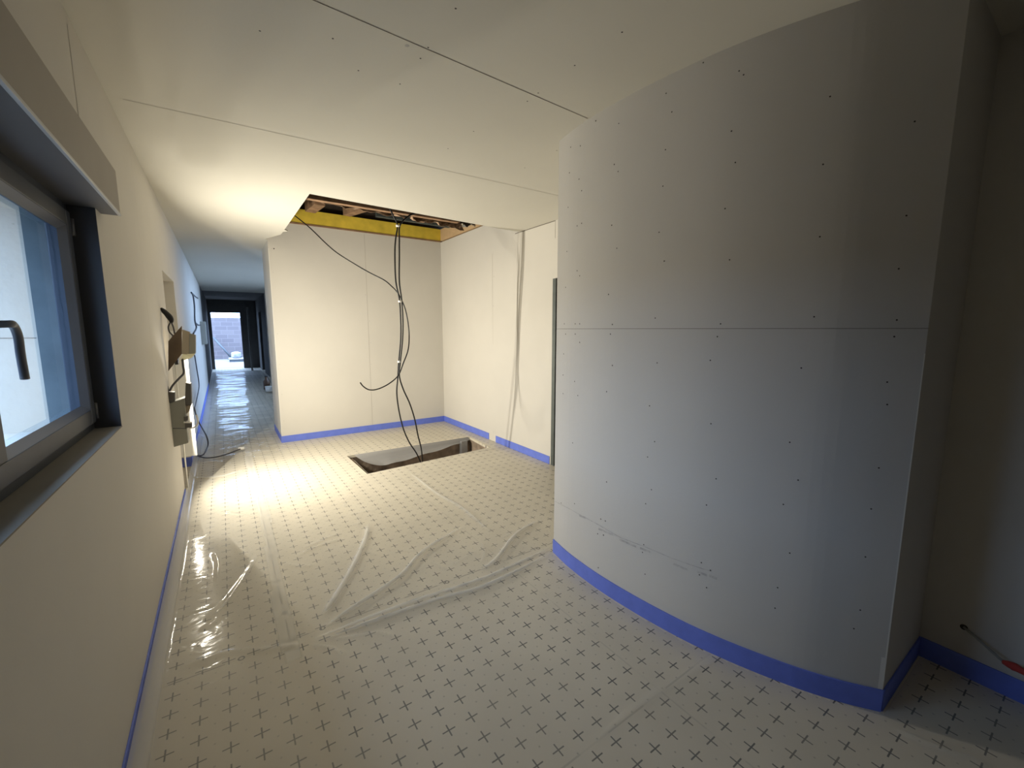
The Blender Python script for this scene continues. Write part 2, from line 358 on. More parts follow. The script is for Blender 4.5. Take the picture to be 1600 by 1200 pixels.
hdl.tube(spline([(fx1 + 0.02, 1.375, 1.44), (hx, 1.385, 1.442), (hx + .002, 1.405, 1.44), (hx + .001, 1.428, 1.415), (hx - .004, 1.446, 1.37), (hx - .006, 1.458, 1.315)], 5), 0.0082, 'handle', 12)
# the handle stands on the meeting stile of the sash
st = MB(); st.box(fx0 + 0.004, fx1 + 0.014, 1.345, 1.405, WZ0 + 0.09, WZ1 - 0.09, 'dframe'); st.build('window_stile', wn, bevel=0.003)
hdl.build('window_handle', wn)
# inner sill board
sl = MB(); sl.box(fx1, XL + 0.002, WY0, WY1, WZ0 - 0.0, WZ0 + 0.004, 'sill'); sl.build('window_sill', wn)
lg = MB(); lg.box(fx1, XL + .0005, WY1 - .004, WY1 - .0005, WZ0 + .004, WZ1, 'lining'); lg.box(fx1, -0.300, WY0, WY1, WZ1 - .004, WZ1 - .0005, 'lining'); lg.box(XL, -0.300, 0.56, 2.335, WZ1 - .0035, WZ1 + .001, 'lining'); lg.build('window_lining', wn)
# roller shutter box above the window
sb = thing('shutter_box', 'grey roller shutter box fixed to the wall above the window', 'shutter box', (XL, 1.5, 1.885))
b_ = MB(); b_.box(XL + 0.001, -0.298, 0.55, 2.34, 1.887, 2.055, 'shutter'); b_.build('box_body', sb, bevel=0.003)
b_ = MB(); b_.box(-0.304, -0.295, 0.55, 2.335, 1.880, 1.890, 'shutterlip'); b_.build('box_lip', sb, bevel=0.001)

# ------------------------------------------------------------------ ceiling
ce = MB(); t = 0.0125
ce.prism([(-.36, -2.2), (3.2, -2.2), (3.2, 3.93), (2.8, 3.93), (0.66, 3.80), (-.36, 3.80)], ZC, ZC + t, 'ceil')
ce.prism([(-.36, 3.80), (0.66, 3.80), (0.645, 5.28), (0.685, 5.34), (0.645, 5.40), (0.64, 5.56), (0.52, 5.90), (0.52, YB), (-.36, YB)], ZC, ZC + t, 'ceil')
ce.prism([(-.36, YB), (0.54, YB), (0.54, 6.8), (2.2, 6.8), (2.2, 14.6), (-.36, 14.6)], ZC, ZC + t, 'ceil')
ce.prism([(-.36, 14.6), (2.2, 14.6), (2.2, 18.75), (-.36, 18.75)], ZC, ZC + t, 'darkwall')  # far ceiling in the dark colour, its shade painted in
def cj(pts, m='joint', w=0.004): ce.strip([(x, y, ZC) for x, y in pts], (0, 0, -1), w, m)
cj([(-.2, 1.61), (0.33, 1.624), (1.622, 1.677)]); cj([(-0.3, 2.78), (0.48, 2.753), (2.30, 2.711), (2.8, 2.70)], 'jointlight', 0.004)
cj([(1.665, 1.40), (1.672, 1.7), (1.69, 1.94)], 'joint', 0.004)
for px, py in [(712, 13), (669, 74), (657, 91), (625, 131), (841, 145), (824, 158), (406, 48), (898, 102), (972, 50), (520, 60), (560, 110), (740, 205), (870, 235), (700, 232), (820, 262)]:
    p = at(px, py, 'z', ZC); ce.disc((p.x, p.y, ZC - 0.0008), (0, 0, -1), 0.0038, 'screw')
p = at(636, 71, 'z', ZC); ce.disc((p.x, p.y, ZC - 0.0007), (0, 0, -1), 0.009, 'smear', 6)
struct(ce, 'ceiling')
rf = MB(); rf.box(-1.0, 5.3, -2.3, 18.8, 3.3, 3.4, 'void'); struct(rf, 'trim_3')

# ------------------------------------------------------------------ alcove walls
ab = MB(); ab.box(0.54, 2.95, YB, 6.80, 0, 2.72, 'board')
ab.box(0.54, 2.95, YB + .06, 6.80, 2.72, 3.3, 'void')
for u, m, w in ((575, 'jointlight', 0.004),):
    x = at(u, 500, 'y', YB).x; ab.strip([(x, YB, 0.05), (x, YB, 2.70)], (0, -1, 0), w, m)
    for zz in (0.35, 0.62, 0.95, 1.25, 1.55, 1.9): ab.disc((x + 0.02 * (1 if int(zz * 20) % 2 else -1), YB - 0.001, zz), (0, -1, 0), 0.004, 'smear')
for zz in (0.28, 0.62, 1.0, 1.38, 1.75, 2.12, 2.4): ab.disc((0.575, YB - 0.001, zz), (0, -1, 0), 0.004, 'smear')
ab.disc((0.60, YB - 0.001, 2.40), (0, -1, 0), 0.008, 'screw')
ab.box(0.5385, 0.546, YB - 0.0015, YB, 0.08, 2.40, 'paper')
struct(ab, 'wall_back')
ar = MB(); JY = 3.34; DZ = 1.94
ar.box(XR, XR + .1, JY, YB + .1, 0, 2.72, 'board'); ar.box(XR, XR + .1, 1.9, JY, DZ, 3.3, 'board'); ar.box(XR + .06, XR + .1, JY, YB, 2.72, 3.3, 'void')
yj = at(770, 500, 'x', XR).y
ar.strip([(XR, yj, 1.25), (XR, yj, 2.35)], (-1, 0, 0), 0.004, 'jointlight')
for px, py in ((772, 432), (771, 478), (771, 675), (864, 520), (862, 600)):
    p = at(px, py, 'x', XR); ar.disc((XR - .001, p.y, p.z), (-1, 0, 0), 0.006, 'smear')
p, q_ = at(805, 361, 'x', XR), at(868, 342, 'x', XR)
ar.strip([(XR, p.y, 2.497), (XR, q_.y, 2.497)], (-1, 0, 0), 0.008, 'joint')
ar.strip([(XR, q_.y, 2.495), (XR, q_.y, 2.33)], (-1, 0, 0), 0.004, 'joint')
struct(ar, 'wall_right')
# galvanised stud at the doorway edge of the right wall
sd = MB(); sd.box(XR - 0.004, XR + .104, JY - .05, JY - .001, 0.0, DZ - 0.001, 'metal'); sd.box(XR - .006, XR + .11, JY - .052, JY - .046, 0, DZ, 'metal'); struct(sd, 'trim_4')
# dark space behind the doorway
dr = MB()
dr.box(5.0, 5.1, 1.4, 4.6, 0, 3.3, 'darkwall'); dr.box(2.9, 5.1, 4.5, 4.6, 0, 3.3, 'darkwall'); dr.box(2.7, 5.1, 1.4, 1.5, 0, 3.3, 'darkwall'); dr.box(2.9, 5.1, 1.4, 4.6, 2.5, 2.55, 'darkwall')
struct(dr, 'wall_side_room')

# ------------------------------------------------------------------ curved wall
ARC = [(1.675, 1.959), (1.645, 1.80), (1.630, 1.64), (1.626, 1.48), (1.634, 1.32), (1.650, 1.16), (1.676, 1.00), (1.712, 0.86), (1.760, 0.72), (1.815, 0.59), (1.880, 0.475), (1.950, 0.378)]
arc = [(v.x, v.y) for v in spline([(a, b, 0) for a, b in ARC], 4)]
def arcn(i):
    a = Vector(arc[max(i - 1, 0)]); b = Vector(arc[min(i + 1, len(arc) - 1)]); d = (b - a).normalized(); return Vector((d.y, -d.x)) if (d.y) < 0 else Vector((-d.y, d.x))
NRM = []
for i in range(len(arc)):
    n = arcn(i); n = n if n.x < 0 else -n; NRM.append(Vector((n.x, n.y, 0)))
def arc_hit(px, py):
    """the spot of the curved board that lies on a measured sight line"""
    d = ROT @ Vector((px - 800.0, -(py - 600.0), -F))
    for i in range(len(arc) - 1):
        a, b = Vector(arc[i]), Vector(arc[i + 1]); e = b - a; den = d.x * e.y - d.y * e.x
        if abs(den) < 1e-9: continue
        tt = (a.x * e.y - a.y * e.x) / den; s_ = (a.x * d.y - a.y * d.x) / den
        if -0.001 <= s_ <= 1.001 and tt > 0: return Vector((d.x * tt, d.y * tt, H + d.z * tt)), NRM[i]
    return None, None
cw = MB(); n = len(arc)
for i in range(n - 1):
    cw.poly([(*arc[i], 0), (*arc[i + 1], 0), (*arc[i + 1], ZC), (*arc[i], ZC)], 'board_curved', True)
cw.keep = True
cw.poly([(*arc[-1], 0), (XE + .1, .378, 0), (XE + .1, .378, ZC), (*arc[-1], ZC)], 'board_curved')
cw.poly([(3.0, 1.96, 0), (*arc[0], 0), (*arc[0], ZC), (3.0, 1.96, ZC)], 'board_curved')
def hits(l):
    l = [(l[i][0] + (l[i + 1][0] - l[i][0]) * k / 10, l[i][1] + (l[i + 1][1] - l[i][1]) * k / 10) for i in range(len(l) - 1) for k in range(10)] + [l[-1]]
    r = [arc_hit(*p) for p in l]; r = [x for x in r if x[0] is not None]; return [x[0] for x in r], [x[1] for x in r]
ps = [Vector((*a, H + 0.004)) for a in arc]; cw.strip(ps, [v.copy() for v in NRM], 0.0018, 'joint')
a_, b_ = hits([(867, 783), (890, 795), (930, 817), (970, 840), (1010, 855), (1050, 872), (1090, 886), (1110, 892)])
cw.strip(a_, b_, 0.0035, 'smear', 0.0016)
for px, py, L_ in ((905, 805, 10), (935, 826, 22), (968, 843, 26), (1000, 856, 16), (1052, 881, 22), (1090, 893, 14), (1108, 899, 12)):
    a_, b_ = hits([(px, py), (px + L_, py + L_ * 0.42)]); 
    if len(a_) > 2: cw.strip(a_, b_, 0.011, 'smear', 0.0012)
SCR = """892,230 907,228 890,270 905,280 909,298 888,324 902,353 909,349 886,393 902,423 906,431 884,449 899,506 906,506 882,506
899,522 906,535 884,522 960,257 966,268 956,352 964,388 951,460 957,507 954,522 967,193 931,189 1041,146 1050,175 1040,234 1036,291
1030,363 1038,408 1024,497 1027,567 1099,98 1162,117 1155,111 1143,205 1149,254 1133,326 1140,406 1126,506 1121,526 1297,151 1286,257 1281,370
1272,495 1429,190 1416,337 1404,420 1401,500 1397,526 957,571 948,612 903,618 898,596 880,586 881,553 880,615 1015,634 1023,690 1012,714
1110,563 1111,662 1119,748 1104,789 1234,691 1247,750 1224,788 1252,575 1386,597 1386,632 1373,731 1361,795 948,753 898,787 895,692
1018,765 1009,787 939,811 946,814 943,836 934,834 1006,851 1004,863 1008,897 935,887 1096,879 1093,898 1110,891 1104,918 1234,864
1215,918 1211,950 1352,870 1344,953 1334,982 877,786""".split()
for s_ in SCR:
    x, y = map(float, s_.split(',')); p, nn = arc_hit(x, y)
    if p is not None: cw.disc(p + nn * 0.0012, nn, 0.0030 if x > 960 else 0.0036, 'screw', 8)
# worn corner bead on the near end
for z0, z1, w0 in ((0.09, 0.22, 0.016), (0.22, 0.5, 0.005), (0.5, 1.0, 0.004), (1.0, 1.35, 0.003)):
    a = Vector((*arc[-1], 0)); e = (Vector((*arc[-2], 0)) - a).normalized()
    cw.strip([a + e * w0 / 2 + Vector((0, 0, z0)), a + e * w0 / 2 + Vector((0, 0, z1))], NRM[-1], w0, 'paper', 0.0014)
struct(cw, 'wall_curved')
# right-hand wall beside the camera and the wall behind it
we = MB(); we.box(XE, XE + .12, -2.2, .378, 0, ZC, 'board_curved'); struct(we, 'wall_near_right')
wk = MB(); wk.box(-.8, 3.0, -2.3, -2.2, 0, 3.3, 'darkwall'); struct(wk, 'wall_behind')  # dark colour keeps bounced light low behind the camera
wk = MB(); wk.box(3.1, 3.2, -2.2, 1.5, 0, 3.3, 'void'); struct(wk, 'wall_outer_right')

# ------------------------------------------------------------------ corridor
cr = MB()
cr.box(1.50, 1.62, 6.8, 7.6, 0, 3.3, 'board'); cr.box(1.50, 1.62, 12.2, 14.6, 0, 3.3, 'board'); cr.box(1.50, 1.62, 7.6, 12.2, 0, 0.55, 'board'); cr.box(1.50, 1.62, 7.6, 12.2, 2.45, 3.3, 'board')
cr.box(1.13, 1.62, 14.5, 14.6, 0, 3.3, 'board')
struct(cr, 'wall_corridor_right')
ce2 = MB()
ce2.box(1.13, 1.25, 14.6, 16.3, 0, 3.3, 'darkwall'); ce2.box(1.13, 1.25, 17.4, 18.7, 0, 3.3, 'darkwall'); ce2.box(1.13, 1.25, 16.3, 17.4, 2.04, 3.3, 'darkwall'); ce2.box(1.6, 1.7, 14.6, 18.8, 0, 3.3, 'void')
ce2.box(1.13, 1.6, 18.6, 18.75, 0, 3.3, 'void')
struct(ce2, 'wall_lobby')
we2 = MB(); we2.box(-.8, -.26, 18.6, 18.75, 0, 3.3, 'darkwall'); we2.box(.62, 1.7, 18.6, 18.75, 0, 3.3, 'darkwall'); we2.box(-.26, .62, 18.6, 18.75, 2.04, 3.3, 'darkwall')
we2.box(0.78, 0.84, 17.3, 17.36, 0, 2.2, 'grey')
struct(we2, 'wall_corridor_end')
# ------------------------------------------------------------------ the yard behind the far doorway
g = MB(); g.box(-5, 6, 18.75, 26, -0.12, -0.0, 'slab'); struct(g, 'ground')
g = MB(); g.box(-5, 6, 24.8, 25.0, 0, 2.0, 'block'); struct(g, 'wall_yard')
g = MB(); g.box(-14, -0.81, -10, 18.74, -0.5, -0.4, 'soil'); g.box(1.72, 14, 5.0, 18.74, -0.5, -0.4, 'slab'); struct(g, 'ground')
g = MB(); g.box(-4.2, -4.0, -10, 18.7, -0.4, 1.9, 'block'); g.box(7.0, 7.2, 4.6, 18.7, -0.4, 1.9, 'block'); struct(g, 'wall_yard')  # side walls added outside, unseen, to block low skylight
pp = thing('prop', 'dark slanting steel prop leaning in the bright yard', 'prop', (0.55, 24.2, 0))
m_ = MB(); a_ = at(333, 527, 'y', 24.6); b_ = at(360, 557, 'y', 24.3); m_.tube([a_, b_], 0.045, 'steel', 10); m_.build('tube', pp)
m_ = MB(); m_.box(b_.x - .1, b_.x + .1, 24.2, 24.4, 0.0, max(0.03, b_.z - .01), 'steel'); m_.build('foot', pp)
pl = thing('pallet', 'pale loading pallet on the slab behind the far doorway', 'pallet', (0.5, 22.8, 0))
m_ = MB()
for y in (22.4, 22.8, 23.2): m_.box(0.22, 1.42, y - .05, y + .05, 0, 0.12, 'steel'); 
m_.build('bearer', pl); m_ = MB()
for k in range(6): m_.box(0.20, 1.44, 22.32 + k * .17, 22.44 + k * .17, 0.12, 0.15, 'palletwood')
m_.build('deck', pl)
def sack(name, c, r, mt, label):
    bm = bmesh.new(); bmesh.ops.create_icosphere(bm, subdivisions=4, radius=1.0)
    from mathutils import noise as nz
    for v in bm.verts:
        p = v.co.copy(); f = 1 + 0.16 * nz.noise(p * 1.7 + Vector(c)) + 0.06 * nz.noise(p * 5)
        sq = lambda a: math.copysign(abs(a) ** 0.7, a)
        v.co = Vector((sq(p.x) * r[0] * f, sq(p.y) * r[1] * f, max(sq(p.z) * r[2] * f, -r[2] * 0.9)))
        v.co += Vector(c)
    me = bpy.data.meshes.new(name); bm.to_mesh(me); bm.free(); me.materials.append(M[mt])
    for f in me.polygons: f.use_smooth = True
    o = bpy.data.objects.new(name, me); COL.objects.link(o); return tag(o, label, 'sack')
sack('cement_sack', (0.50, 22.8, 0.285), (0.20, 0.28, 0.15), 'cloth', 'light sack lying at the left end of the pallet')
sack('cement_sack', (1.02, 22.8, 0.33), (0.24, 0.32, 0.20), 'darkcloth', 'dark sack lying on the pallet beside the light one')

# ------------------------------------------------------------------ roof structure above the ceiling opening
bm_ = MB(); bm_.box(0.54, 2.8, YB - 0.005, YB + .055, 2.735, 2.905, 'yellow'); bm_.box(0.54, 2.8, YB - 0.012, YB + .05, 2.72, 2.738, 'brownwood'); 
tag(bm_.build('ceiling_beam'), 'yellow formwork beam above the back wall in the ceiling opening', 'beam')
bm_ = MB(); bm_.box(2.795, 2.855, 3.95, YB - .01, 2.735, 2.905, 'pine')
tag(bm_.build('ceiling_beam'), 'pale timber beam above the right wall in the ceiling opening', 'beam')
jn = 0
def joist(x0, x1, y0, y1, z0, z1, mt, label, rot=0.0):
    m_ = MB(); cx, cy, cz = (x0 + x1) / 2, (y0 + y1) / 2, (z0 + z1) / 2
    m_.box(x0 - cx, x1 - cx, y0 - cy, y1 - cy, z0 - cz, z1 - cz, mt)
    o = m_.build('joist', bevel=0.003); o.location = (cx, cy, cz); o.rotation_euler = (0, 0, rot); return tag(o, label, 'joist')
joist(0.67, 2.78, 5.40, 5.46, 2.93, 3.08, 'brownwood', 'rough brown joist crossing the ceiling opening behind the torn paper')
joist(0.98, 1.10, 5.50, 5.90, 2.87, 2.99, 'brownwood', 'short timber block at the left end of the yellow beam', 0.1)
joist(1.46, 1.56, 5.50, 5.90, 2.89, 2.99, 'brownwood', 'short timber block above the middle of the yellow beam', 0.3)
joist(1.75, 2.795, 5.60, 5.66, 2.87, 2.95, 'slateboard', 'dark slat lying just above the right half of the yellow beam')
joist(0.67, 2.25, 4.30, 4.36, 2.60, 2.76, 'brownwood', 'nearest rough brown joist across the ceiling opening')
joist(2.24, 2.30, 4.80, 5.39, 2.82, 2.95, 'brownwood', 'rough brown joist running back into the ceiling opening at its right end')
def crumple(name, pts, mt, label, cat, seed, amp=0.035, nu=26, nv=12, thick=0.002):
    """a crumpled sheet hung between four corners"""
    from mathutils import noise as nz
    A, B, C_, D_ = [Vector(p) for p in pts]; m_ = MB(); m_.keep = True
    G = [[None] * (nv + 1) for _ in range(nu + 1)]
    nn = (B - A).cross(D_ - A).normalized()
    for i in range(nu + 1):
        for j in range(nv + 1):
            u, v = i / nu, j / nv; p = A.lerp(B, u).lerp(D_.lerp(C_, u), v)
            k = nz.noise(Vector((u * 6, v * 3, seed))) + 0.6 * abs(nz.noise(Vector((u * 14, v * 6, seed + 5))))
            e = nz.noise(Vector((u * 9, seed, 1))) * 0.05 * v
            G[i][j] = p + nn * amp * k + Vector((0, 0, -abs(e)))
    for i in range(nu):
        for j in range(nv): m_.poly([G[i][j], G[i + 1][j], G[i + 1][j + 1], G[i][j + 1]], mt)
    o = m_.build(name); sm = o.modifiers.new('thick', 'SOLIDIFY'); sm.thickness = thick; return tag(o, label, cat)
crumple('kraft_paper', [(0.68, 4.62, 2.675), (1.75, 4.60, 2.62), (1.75, 4.70, 2.75), (0.68, 4.72, 2.82)], 'kraft', 'torn brown kraft paper hanging in the left of the ceiling opening', 'paper', 1.0, 0.06)
crumple('kraft_paper', [(1.80, 4.50, 2.61), (2.42, 4.50, 2.575), (2.42, 4.65, 2.72), (1.80, 4.65, 2.73)], 'kraft', 'torn brown kraft paper right of the hanging cables in the ceiling opening', 'paper', 7.0, 0.06)
crumple('roof_membrane', [(0.7, 5.52, 3.10), (2.75, 5.52, 3.10), (2.75, 5.9, 3.2), (0.7, 5.9, 3.2)], 'slateboard', 'dark roofing membrane behind the kraft paper', 'membrane', 3.0, 0.04)
crumple('foil_sheet', [(2.36, 5.0, 2.76), (2.794, 4.9, 2.74), (2.794, 5.25, 2.89), (2.40, 5.3, 2.92)], 'foil', 'crumpled silvery foil at the right corner of the ceiling opening', 'foil', 9.0, 0.07)

# ------------------------------------------------------------------ blue edge strips along the walls
TH = 0.085
def edge(name, pts, h=TH, th=0.006, mt='blue'):
    """a foam strip standing on the floor against the wall; pts run along the wall face, room on the left-hand side"""
    m_ = MB(); n = len(pts); P = [Vector(p) for p in pts]
    off = []
    for i in range(n):
        ds = []
        if i > 0: ds.append((P[i] - P[i - 1]).normalized())
        if i < n - 1: ds.append((P[i + 1] - P[i]).normalized())
        ns = [Vector((-d.y, d.x)) for d in ds]; s_ = sum(ns, Vector((0, 0))).normalized(); k = th / max(0.4, s_.dot(ns[0])); off.append(P[i] + s_ * k)
    for i in range(n - 1):
        a, b, c, d = P[i], P[i + 1], off[i + 1], off[i]
        m_.hexa([(a.x, a.y, 0.0), (b.x, b.y, 0), (c.x, c.y, 0), (d.x, d.y, 0)], [(a.x, a.y, h), (b.x, b.y, h), (c.x, c.y, h), (d.x, d.y, h)], mt)
    return struct(m_, name)
e0 = 0.0005
edge('baseboard_left', [(XL + e0, 4.44), (XL + e0, 0.0), (XL + e0, -2.19)], 0.075)
edge('baseboard_corridor_left', [(XL + e0, 13.0), (XL + e0, NY1 - e0), (-0.7, NY1 - e0)], 0.10)
edge('baseboard_back', [(XR - e0, YB - e0), (1.6, YB - e0), (0.54 - e0, YB - e0), (0.54 - e0, 6.79)][::1], 0.085)
edge('baseboard_right', [(XR - e0, 4.60), (XR - e0, YB - 0.007)], 0.085)
edge('baseboard_right', [(XR - e0, 3.36), (XR - e0, 4.43)], 0.085)
edge('baseboard_curved', [(a, b) for a, b in [(p[0] + nn.x * e0, p[1] + nn.y * e0) for p, nn in zip(arc, NRM)]][::-1], 0.088)
edge('baseboard_near_right', [(XE - e0, -2.19), (XE - e0, .378 - e0), (1.952, .378 - e0)], 0.088)

# ------------------------------------------------------------------ plastic film over the floor
def film():
    x0, x1, y0, y1 = XL + 0.010, 2.79, 0.0, 6.9
    dx = 0.0125
    nx = int((x1 - x0) / dx); ny = int((y1 - y0) / dx)
    X = np.linspace(x0, x1, nx); Y = np.linspace(y0, y1, ny); GX, GY = np.meshgrid(X, Y, indexing='ij')
    Z = np.full_like(GX, 0.006); Fo = np.zeros_like(GX)
    rng = np.random.RandomState(3)
    def ridge(pts, w, h, fold, taper=True):
        nonlocal Z, Fo
        pts = [v.to_2d() if len(v) == 3 else v for v in spline([(p[0], p[1], 0) for p in pts], 5)]
        best = np.full_like(GX, 9.0); amp = np.zeros_like(GX)
        N = len(pts)
        for i in range(N - 1):
            a, b = pts[i], pts[i + 1]; d = b - a; l2 = max(d.length_squared, 1e-9)
            tt = np.clip(((GX - a.x) * d.x + (GY - a.y) * d.y) / l2, 0, 1)
            dist = np.hypot(GX - a.x - tt * d.x, GY - a.y - tt * d.y)
            s_ = (i + tt) / (N - 1); k = np.minimum(1, np.minimum(s_, 1 - s_) * 6) if taper else 1.0 + 0 * s_
            m_ = dist < best; best = np.where(m_, dist, best); amp = np.where(m_, k, amp)
        g_ = np.exp(-(best / w) ** 2) * amp
        Z += h * g_; Fo = np.maximum(Fo, fold * g_)
    def w(l): return [at(px, py, 'z', 0.01) for px, py in l]
    ridge(w([(575, 817), (572, 840), (557, 875), (525, 932), (500, 965)]), 0.018, 0.018, 0.75)
    ridge(w([(405, 862), (390, 890), (355, 940), (325, 970)]), 0.018, 0.010, 0.4)
    ridge(w([(727, 820), (662, 862), (626, 900), (560, 945), (500, 985)]), 0.013, 0.022, 0.8)
    ridge(w([(845, 812), (807, 835), (775, 875), (750, 892)]), 0.016, 0.020, 0.6)
    ridge(w([(637, 735), (682, 770), (720, 792), (768, 832)]), 0.014, 0.012, 0.6)
    ridge(w([(866, 852), (800, 885), (745, 908), (640, 942), (560, 972), (480, 1003)]), 0.012, 0.018, 0.75)
    ridge(w([(866, 862), (760, 915), (690, 935), (600, 965), (480, 1008)]), 0.014, 0.018, 0.7)
    ridge(w([(480, 1006), (420, 1014), (350, 1020), (262, 1052)]), 0.014, 0.010, 0.30)
    ridge(w([(480, 1008), (515, 1012), (545, 1026)]), 0.010, 0.010, 0.35)
    ridge(w([(500, 1000), (550, 995), (590, 988), (625, 1000)]), 0.010, 0.010, 0.30)
    ridge(w([(340, 905), (342, 880), (335, 860)]), 0.010, 0.012, 0.35)
    ridge(w([(540, 840), (500, 852), (465, 868)]), 0.010, 0.010, 0.30)
    ridge(w([(535, 830), (500, 845), (470, 858)]), 0.008, 0.008, 0.25)
    ridge(w([(400, 810), (372, 803), (345, 800)]), 0.010, 0.010, 0.30)
    ridge(w([(495, 883), (470, 885), (445, 880)]), 0.010, 0.010, 0.25)
    ridge(w([(750, 845), (757, 862), (752, 880)]), 0.010, 0.008, 0.2)
    ridge(w([(380, 735), (340, 745), (290, 748)]), 0.02, 0.014, 0.45)
    ridge(w([(1180, 1000), (1100, 1040), (1000, 1100), (920, 1165)]), 0.012, 0.006, 0.10)
    ridge(w([(1400, 1140), (1480, 1175), (1560, 1200)]), 0.014, 0.012, 0.3)
    for k in range(60):       # small crumples in the far part
        cx = rng.uniform(-.3, 0.55); cy = rng.uniform(5.4, 6.8); l = rng.uniform(.08, .25); a = rng.uniform(-.5, .5)
        ridge([(cx, cy), (cx + l / 2 * math.cos(a), cy + l / 2 * math.sin(a)), (cx + l * math.cos(a), cy + l * math.sin(a * 1.6))], 0.016, rng.uniform(.006, .014), .15)
    for k in range(22):       # small crumples round the star of folds
        cx = rng.uniform(-.25, 1.5); cy = rng.uniform(2.1, 4.2); l = rng.uniform(.08, .25); a = rng.uniform(-1.5, 1.5)
        ridge([(cx, cy), (cx + l / 2 * math.cos(a), cy + l / 2 * math.sin(a)), (cx + l * math.cos(a), cy + l * math.sin(a * 1.3))], 0.010, rng.uniform(.003, .008), .15)
    # clear tape along the panel joint
    dist = np.abs(GX - (0.165 + 0.012 * np.sin(GY * 2.1)))
    strip = (dist < 0.034) & (GY > 1.9)
    Fo = np.maximum(Fo, np.where(strip, 0.42, 0)); Z += np.exp(-(dist / 0.036) ** 6) * 0.002
    # the film turns up against the left wall
    up = np.clip((x0 + 0.05 - GX) / 0.05, 0, 1); Z += up ** 2 * 0.06; Fo = np.maximum(Fo, 0.5 * np.clip((x0 + 0.07 - GX) / 0.03, 0, 1) ** 2)
    Fo = np.maximum(Fo, 0.22 * np.clip((0.75 - GX) / 0.7, 0, 1) * np.clip((4.6 - GY) / 1.5, 0, 1))
    # outline: keep inside the room, off the shaft and off the curved wall
    keep = np.ones_like(GX, bool)
    A = np.array(arc)
    order = np.argsort(A[:, 1]); xc = np.interp(GY, A[order, 1], A[order, 0])
    keep &= ~((GY < 1.97) & (GY > .37) & (GX > xc - 0.014)); keep &= ~((GY <= .375) & (GX > XE - 0.012))
    keep &= ~((GX > 1.09) & (GX < 2.63) & (GY > 4.15 + (GX - 1.1) * 0.08) & (GY < 4.89))
    keep &= ~((GY > YB - 0.012) & (GX > 0.53))
    idx = -np.ones_like(GX, int)
    cell = keep[:-1, :-1] & keep[1:, :-1] & keep[1:, 1:] & keep[:-1, 1:]
    used = np.zeros_like(keep); used[:-1, :-1] |= cell; used[1:, :-1] |= cell; used[1:, 1:] |= cell; used[:-1, 1:] |= cell
    idx[used] = np.arange(used.sum())
    V = np.stack([GX[used], GY[used], Z[used]], 1)
    ii, jj = np.nonzero(cell)
    Fc = np.stack([idx[ii, jj], idx[ii + 1, jj], idx[ii + 1, jj + 1], idx[ii, jj + 1]], 1)
    me = bpy.data.meshes.new('plastic_film'); me.from_pydata(V.tolist(), [], Fc.tolist()); me.materials.append(M['film'])
    me.polygons.foreach_set('use_smooth', [True] * len(me.polygons))
    at_ = me.attributes.new('fold', 'FLOAT', 'POINT'); at_.data.foreach_set('value', Fo[used].astype(np.float32))
    o = bpy.data.objects.new('plastic_film', me); COL.objects.link(o)
    tag(o, 'clear creased plastic film spread over the floor panels', 'plastic sheet')
    o['kind'] = 'stuff'
film()
def corridor_film():
    m_ = MB(); m_.keep = True; from mathutils import noise as nz
    ys = [6.9 + 0.045 * i for i in range(230)]; xs = [XL + .02 + 0.045 * i for i in range(32)]
    G = [[(x, y, 0.010 + 0.012 * nz.noise(Vector((x * 1.3, y * 4.0, 0.3))) * 1.2 + 0.006 * nz.noise(Vector((x * 3, y * 9, 4)))) for y in ys] for x in xs]
    for i in range(len(xs) - 1):
        for j in range(len(ys) - 1): m_.poly([G[i][j], G[i + 1][j], G[i + 1][j + 1], G[i][j + 1]], 'film2', True)
    o = m_.build('plastic_film'); tag(o, 'rippled plastic film running down the corridor floor', 'plastic sheet'); o['kind'] = 'stuff'
corridor_film()
fp = MB(); fp.keep = True                        # the piece of film and foil that sags into the shaft
nu = 30
def flap_edge(u):
    px = float(np.interp(u, [0, .15, .4, .7, 1], [584, 604, 645, 700, 738])); py = float(np.interp(u, [0, .15, .4, .7, 1], [726, 727, 715.5, 699, 686]))
    return at(px, py + 0.8 * math.sin(u * 23), 'y', 4.60 + .245 * u)
for i in range(nu):
    for j in range(4):
        def P(u, v):
            a = Vector((1.155 + 1.47 * u, 4.893 - u * .035, 0.003)); b = flap_edge(u)
            return a.lerp(b, v) + Vector((0, 0, -0.02 * math.sin(v * math.pi)))
        fp.poly([P(i / nu, j / 4), P((i + 1) / nu, j / 4), P((i + 1) / nu, (j + 1) / 4), P(i / nu, (j + 1) / 4)], 'flap', True)
tag(fp.build('film_flap'), 'grey loose flap of film sagging over the rear edge of the floor shaft', 'plastic sheet')

